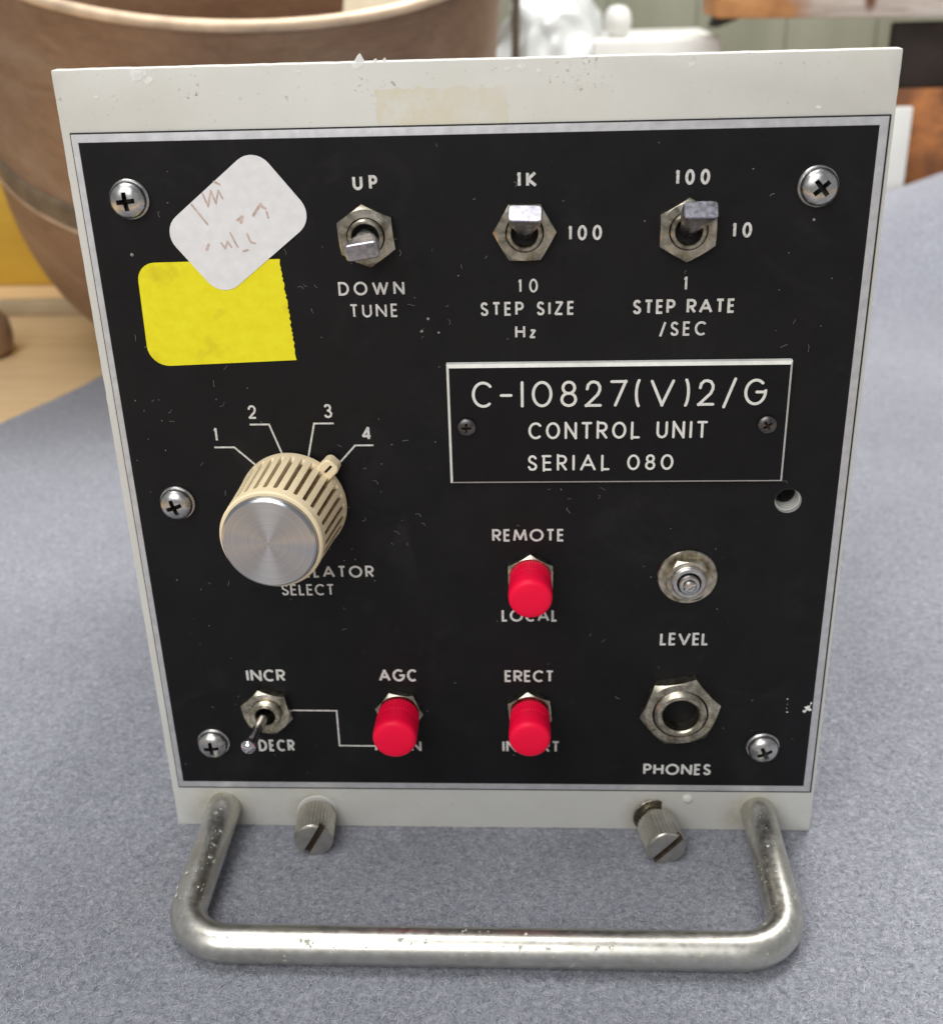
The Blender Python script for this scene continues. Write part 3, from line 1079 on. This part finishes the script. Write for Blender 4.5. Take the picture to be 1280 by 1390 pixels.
# ---- stickers
pts = arc(-59.5, 129.2, 3.5, 180, 90, 8) + [(-35.9, 133.0)]
N_ = 48
for i in range(1, N_):
    t = i / N_
    pts.append((-35.9 + 1.4 * t + .34 * (random.random() - .5), 133.0 - 19.4 * t))
pts += [(-34.5, 113.5)] + [(-58.9, 112.65)] + arc(-59.3, 116.6, 3.95, -90, -180, 8)
st1 = MB().prism(pts[::-1], 0.07, 0.19).build('sticker', 'yellow', unit, label='yellow label with torn right edge')
poly = rrect(-11.9, 11.9, -8.2, 8.2, 4.0, 8)
st2 = MB().prism(poly, 0.2, 0.34).build('sticker', 'paper', unit, (-42.95, 139.55, 0), (0, 0, radians(38)), label='white label with faded handwriting')
mb = MB()


def toloc(u, v):
    d = Vector((u + 42.95, v - 139.55))
    a = radians(-38)
    return (d.x * cos(a) - d.y * sin(a), d.x * sin(a) + d.y * cos(a))


rh_ = random.Random(4)
INK = ([(-51.0, 143.2), (-48.5, 139.6)], [(-48.8, 145.2), (-48.0, 142.9), (-47.2, 145.6), (-46.5, 143.4), (-45.8, 145.6), (-45.2, 144.2)], [(-46.4, 147.2), (-45.4, 146.7)],
       [(-46.4, 136.2), (-45.8, 135.2), (-45.2, 136.4), (-44.6, 135.4)], [(-44.5, 138.0), (-43.7, 136.0), (-43.4, 135.4)], [(-41.4, 137.8), (-40.9, 136.2), (-40.1, 136.0)],
       [(-42.9, 140.3), (-42.0, 140.8), (-42.3, 139.8)], [(-39.9, 141.1), (-38.5, 142.9), (-37.6, 142.3)], [(-49.2, 135.0), (-48.8, 135.9)], [(-37.4, 141.7), (-37.2, 140.6)], [(-42.4, 134.6), (-41.6, 134.8)])
for L_ in INK:
    q = [toloc(*p) for p in L_]
    stroke(mb, q, rh_.uniform(.30, .55), .36, False, True)
MB_ink = mb.build('handwriting', 'ink', st2, fix=False)

# ---- thumbscrews


def thumb(loc, tilt, length, gap_):
    neck = MB().lathe([(2.2, 0), (2.2, gap_ + 1)], 24, 0, cap0=True).build('thumbscrew', 'thumb', unit, loc)
    MB().lathe([(4.6, NP + .0), (4.6, NP + .2), (4.4, NP + .35), (2.2, NP + .35)], 40, 0, cap0=False, cap1=False).build('collar', 'plate' if loc[0] < 0 else 'nickel', neck, (0, 0, 0))
    kk = 60
    rr = []
    for n, r, g in ((gap_, 4.0, 0), (gap_ + .3, 4.45, 1), (length - .8, 4.45, 1), (length - .5, 4.4, 0), (length - .15, 4.25, 0), (length, 4.0, 0), (length + .1, .05, 0)):
        rr.append([((r - .38 * g * (i % 2)) * cos(2 * pi * i / kk), (r - .38 * g * (i % 2)) * sin(2 * pi * i / kk), n) for i in range(kk)])
    hd = MB().rings(rr).build('knurled_head', 'thumb', neck, angle=28)
    return neck, hd


for loc, tilt, L_, gp, sl in (((-39.9, 3.6, 0), (radians(1), radians(4), 0), 9.2, 0.3, 60), ((37.6, 3.3, 0), (radians(.5), radians(11), 0), 10.6, 1.9, 43)):
    nk, hd = thumb(loc, tilt, L_, gp)
    carve(hd, MB().box(-6, 6, -.72, .72, L_ - 1.5, L_ + 2).build('cutter', 'recess', nk, (0, 0, 0), (0, 0, radians(sl))))
    nk.rotation_euler = tilt
    hd.data.materials.append(MAT['slot'])
    for p in hd.data.polygons:
        c_ = p.center / S
        off = -c_.x * sin(radians(sl)) + c_.y * cos(radians(sl))
        if abs(off) < .76 and L_ - 1.6 < c_.z < L_ - .02 and c_.xy.length < 4.1 and p.normal.z < .98 or (abs(off) < .5 and abs(c_.z - (L_ - 1.5)) < .02):
            p.material_index = 1
    nk['label'] = 'knurled thumbscrew with slanted slot beside the ' + ('left' if loc[0] < 0 else 'right') + ' handle leg'

# ---- handle: one bent nickel bar
rad, hv, hl, br = 3.8, 4.35, 40.8, 10.5
path = [(-61.5, hv + 0.6, NP - 1.0), (-61.5, hv + 0.55, 4), (-61.5, hv + .45, 15), (-61.5, hv + .3, hl - br)]
for i in range(1, 14):
    a = radians(90 * i / 14)
    path.append((-61.5 + br * (1 - cos(a)), hv + .2, hl - br + br * sin(a)))
path += [(-61.5 + br, hv + .2, hl), (-30, hv + .2, hl), (0, hv + .2, hl), (30, hv + .2, hl), (61.1 - br, hv + .2, hl)]
for i in range(1, 14):
    a = radians(90 * i / 14)
    path.append((61.1 - br + br * sin(a), hv + .2, hl - br + br * cos(a)))
path += [(61.1, hv + .3, hl - br), (61.1, hv + .45, 15), (61.1, hv + 0.55, 4), (61.1, hv + 0.6, NP - 1.0)]
P = [Vector(p) for p in path]
rings = []
for i, p in enumerate(P):
    d = ((P[i + 1] if i < len(P) - 1 else P[i]) - (P[i - 1] if i else P[i])).normalized()
    a = Vector((0, 1, 0))
    a = (a - d * a.dot(d)).normalized()
    b = d.cross(a)
    rr = rad
    rings.append([tuple(p + rr * (cos(2 * pi * q / 40) * a + sin(2 * pi * q / 40) * b)) for q in range(40)])
hd = MB().rings(rings).build('handle', 'handle', unit, angle=50, label='bent bare metal bar handle with worn plating lying along the felt')
mb = MB()
rc = random.Random(9)
for i in range(170):
    side = rc.choice((0, 0, 1, 2, 2))
    if side == 1:
        c = (rc.uniform(-48, 48), hv + .2, hl); ax = (0, rc.uniform(20, 160))
    else:
        c = (-61.5 if side == 0 else 61.1, hv + .6, rc.uniform(2, 32)); ax = (1, rc.uniform(20, 160))
    an = radians(ax[1])
    if ax[0] == 0:
        nrm = Vector((0, sin(an), cos(an)))
    else:
        nrm = Vector((cos(an), sin(an), 0))
    ce = Vector(c) + nrm * (rad - .02)
    t1 = nrm.orthogonal().normalized(); t2 = nrm.cross(t1)
    r = rc.uniform(.07, .2) if rc.random() < .9 else rc.uniform(.3, .42)
    base = [tuple(ce + r * (.6 + .6 * rc.random()) * (cos(2 * pi * q / 7) * t1 + sin(2 * pi * q / 7) * t2)) for q in range(7)]
    tip = tuple(ce + nrm * r * .35)
    o_ = len(mb.v)
    mb.add(base + [tip], [(q, (q + 1) % 7, 7) for q in range(7)])
MAT['crust'] = simple('corrosion_crust', (0.58, 0.58, 0.52), 0.85, 0, 0.3, 2500)
tag(mb.build('corrosion_crust', 'crust', hd, fix=False), kind='stuff')

# ------------------------------------------------------------------ background things
# tilted copper pot
pot = bpy.data.objects.new('copper_pot', None)
col.objects.link(pot)
tag(pot, 'large tarnished copper pot with pale rolled rim standing behind the control unit', 'pot')
ax = Vector((sin(.104), -sin(.32) * cos(.104), cos(.32) * cos(.104))).normalized()
rimc = Vector((-122.9, 369.9, 201.5))
HT = 190
pot.location = (rimc - ax * HT) * S
pot.rotation_euler = ax.to_track_quat('Z', 'Y').to_euler()
pr = 122.9
outer = [(66, 0), (84, 6)] + [(84 + (pr - 84) * sin(radians(a)), 6 + (HT - 98 - 6) * (1 - cos(radians(a)))) for a in range(10, 91, 8)] + [(pr, HT - 92)]
outer += [(pr - .5, HT - 60), (pr - 1.0, HT - 30), (pr - 1, HT - 2)]
inner = [(pr - 3.5, HT - 2), (pr - 3.5, HT - 90)] + [(pr - 3.5 - 40 * (1 - cos(radians(a))), HT - 92 - 60 * sin(radians(a))) for a in range(15, 91, 15)] + [(60, 22), (.5, 20)]
MB().lathe(outer + inner, 96, 0, cap0=True, cap1=True).build('pot_body', 'copper', pot, angle=50)
MB().lathe([(pr - 3.8 + 2.3 + 2.4 * cos(radians(a)), HT - 1 + 2.4 * sin(radians(a))) for a in range(-180, 181, 24)], 96, 0, cap0=False, cap1=False).build('pot_rim', 'rim', pot, angle=60)
MB().lathe([(pr + .1, HT - 99), (pr + 1.6, HT - 98), (pr + 1.6, HT - 89), (pr + .1, HT - 88)], 96, 0, cap0=False, cap1=False).build('seam_band', 'band', pot)
MB().lathe([(pr - .3, HT - 101.2), (pr + 1.2, HT - 100.6), (pr + 1.2, HT - 99.4), (pr + .1, HT - 99)], 96, 0, cap0=False, cap1=False).build('seam_bead', 'rim', pot)


# pale panel added inside the pot, making the pale patch behind its rim
mb = MB().box(-40, 26, -2.5, 2.5, 0, 185)
MAT['pale'] = mat_wood('pale_grain', (0.70, 0.60, 0.42), (0.86, 0.77, 0.58), (10, 10, 1), 10)
o = mb.build('pale_panel', 'pale', None, (-62, 436, 32), (radians(-6), radians(7), radians(4)))
tag(o, 'pale flat panel leaning inside the copper pot', 'wooden board')

# ochre board and bits at the left edge
o = wbox('ochre_box', 'ochre', -520, -238, 520, 640, GROUND - 2.05, 150, 2)
tag(o, 'ochre yellow wooden box standing behind the copper pot', 'box')
MAT['strip'] = simple('greige_strip', (0.42, 0.33, 0.21), 0.6, 0, 0.2, 30)
o = wbox('wooden_batten', 'strip', -520, -236, 448, 456, GROUND - 2.05, 6, 1)
tag(o, 'narrow beige wooden batten lying in front of the ochre box', 'batten')
MAT['brown'] = simple('brown_knob', (0.28, 0.17, 0.10), 0.45, 0, 0.25, 60)
o = MB().lathe([(14, 0), (17, 3), (18, 10), (17, 18), (13, 24), (6, 27), (.5, 28)], 40, 0, cap0=True).build('wooden_ball_foot', 'brown', None, (-283, 374, GROUND - 2.05))
o.name = 'brown_jar'
tag(o, 'rounded brown jar at the left edge of the bench beside the pot', 'jar')


# white plastic bag
def bag():
    mb = MB()
    nu, nv = 72, 44
    rr = []
    for j in range(nv + 1):
        t = j / nv
        ring = []
        for i in range(nu):
            a = 2 * pi * i / nu
            rad_ = sin(pi * (0.06 + 0.94 * t)) ** .6 if t < 1 else .01
            d = Vector((cos(a) * rad_, sin(a) * rad_, t * 2))
            fold = noise.noise(d * 2.1) * .34 + abs(noise.noise(d * 4.3 + Vector((3, 1, 7)))) * .42
            k = 1 + fold
            ring.append((46 * rad_ * k * cos(a), 34 * rad_ * k * sin(a), 172 * t * (1 + .10 * noise.noise(d * 1.5))))
        rr.append(ring)
    mb.rings(rr)
    t = NT('white_film')
    t.set(Base_Color=(0.60, 0.62, 0.61), Roughness=0.30, Transmission_Weight=0.15, Subsurface_Weight=0.0)
    return mb.build('plastic_bag', t.m, None, (24, 575, GROUND - 2.0), (0, 0, .4), angle=70)


tag(bag(), 'crumpled white plastic bag standing behind the control unit', 'plastic bag')
MAT['white'] = simple('white_card', (0.66, 0.66, 0.63), 0.55, 0, 0.06, 40)
o = wbox('white_tray', 'white', 46, 123, 545, 640, GROUND - 2.05, 134, 3)
tag(o, 'white box with flat lid beside the crumpled plastic bag', 'box')
o = MB().lathe([(.5, 0), (5, .5), (7.5, 4), (8.5, 9), (7.6, 14), (5, 17.5), (.3, 18.6)], 32, 0).build('white_bulb', 'white', None, (62, 566, 133.8), angle=60)
o.name = 'plastic_egg'
tag(o, 'rounded white plastic egg standing on the white box', 'plastic egg')
MAT['darkgreen'] = simple('dark_green_handle', (0.05, 0.055, 0.045), 0.5)
mb = MB().rings([superel(.6, .5, 2, 0), superel(3.6, 2.4, 2.4, 4), superel(5.5, 3.2, 2.6, 16), superel(5.0, 3.0, 2.6, 30), superel(2, 1.5, 2, 40)])
o = mb.build('tool_handle', 'darkgreen', None, (116, 560, 139.5), (0, radians(62), 0))
tag(o, 'dark green tool handle lying on the white box', 'tool handle')

# stack at the right: rusty block, dark box, weathered plank, white card
def mat_rust():
    t = NT('rusty_iron')
    f = t.noise(22, 7, 0.65, None, 0.8)
    c = t.ramp(f, [(0.3, (0.055, 0.026, 0.014)), (0.5, (0.20, 0.075, 0.028)), (0.64, (0.40, 0.15, 0.045)), (0.78, (0.30, 0.14, 0.08))])
    t.set(Base_Color=c, Roughness=0.85)
    t.bump(f, 0.5, 0.002)
    return t.m


def mat_plank():
    t = NT('weathered_plank')
    v = t.coord((1, 5, 8))
    f = t.noise(24, 7, 0.65, v, 0.5)
    c = t.ramp(f, [(0.28, (0.36, 0.27, 0.22)), (0.5, (0.54, 0.46, 0.40)), (0.72, (0.66, 0.60, 0.54))])
    co = t.coord()
    sx = t.n('ShaderNodeSeparateXYZ')
    t.l(co, sx.inputs[0])
    ad = t.n('ShaderNodeMath', operation='MULTIPLY_ADD')
    t.l(t.noise(60, 4), ad.inputs[0]); ad.inputs[1].default_value = 0.03
    t.l(sx.outputs['X'], ad.inputs[2])
    mr = t.n('ShaderNodeMapRange')
    t.l(ad.outputs[0], mr.inputs[0])
    mr.inputs[1].default_value = -0.046; mr.inputs[2].default_value = -0.062
    rust = t.ramp(t.noise(40, 5, .6), [(0.3, (0.28, 0.11, 0.04)), (0.7, (0.66, 0.32, 0.12))])
    c = t.mix(mr.outputs[0], c, rust)
    kn = t.n('ShaderNodeVectorMath', operation='DISTANCE')
    t.l(t.coord((1.0, 1, .45)), kn.inputs[0]); kn.inputs[1].default_value = (-0.033, -0.03, 0.005)
    m2 = t.n('ShaderNodeMapRange')
    t.l(kn.outputs['Value'], m2.inputs[0]); m2.inputs[1].default_value = 0.0045; m2.inputs[2].default_value = 0.002
    c = t.mix(m2.outputs[0], c, (0.16, 0.07, 0.035))
    t.set(Base_Color=c, Roughness=0.8)
    t.bump(f, 0.5, 0.001)
    return t.m


MAT['rust'] = mat_rust()
MAT['plank'] = mat_plank()
MAT['darkbox'] = simple('dark_brown_box', (0.020, 0.011, 0.007), 0.75, 0, 0.5, 60, 0.2)
o = wbox('rusty_block', 'rust', 216, 330, 505, 517, GROUND - 2.05, 106.5, 2)
tag(o, 'rust brown iron block standing on the bench at the right', 'iron block')
o = wbox('dark_box', 'darkbox', 212, 330, 506, 516, 106.6, 141.4, 1.5)
tag(o, 'dark brown box stacked on the rust brown block under the plank', 'box')
o = wbox('weathered_plank', 'plank', 112, 345, 500, 560, 143.9, 174, 1.5, roty=0.021)
tag(o, 'weathered grey plank with rust orange end lying across the top of the stack', 'plank')
o = wbox('white_card', 'white', 186, 223.6, 492, 496, GROUND - 2.05, 98, .6)
tag(o, 'white card standing upright in front of the rusty block', 'card')

MAT['upright_dark'] = simple('upright_brown', (0.09, 0.07, 0.05), 0.5, 0.2, 0.3, 60)
o = MB().lathe([(2.3, 0), (2.3, 205), (1.9, 206), (.1, 206.5)], 24, 0, cap0=True).build('dark_strip', 'upright_dark', None, (-3.2, 520, GROUND - 2.05), (0, radians(1.5), 0))  # thin dark upright strip along the right edge of the pot
tag(o, 'thin dark brown strip standing upright between the copper pot and the plastic bag', 'stick')
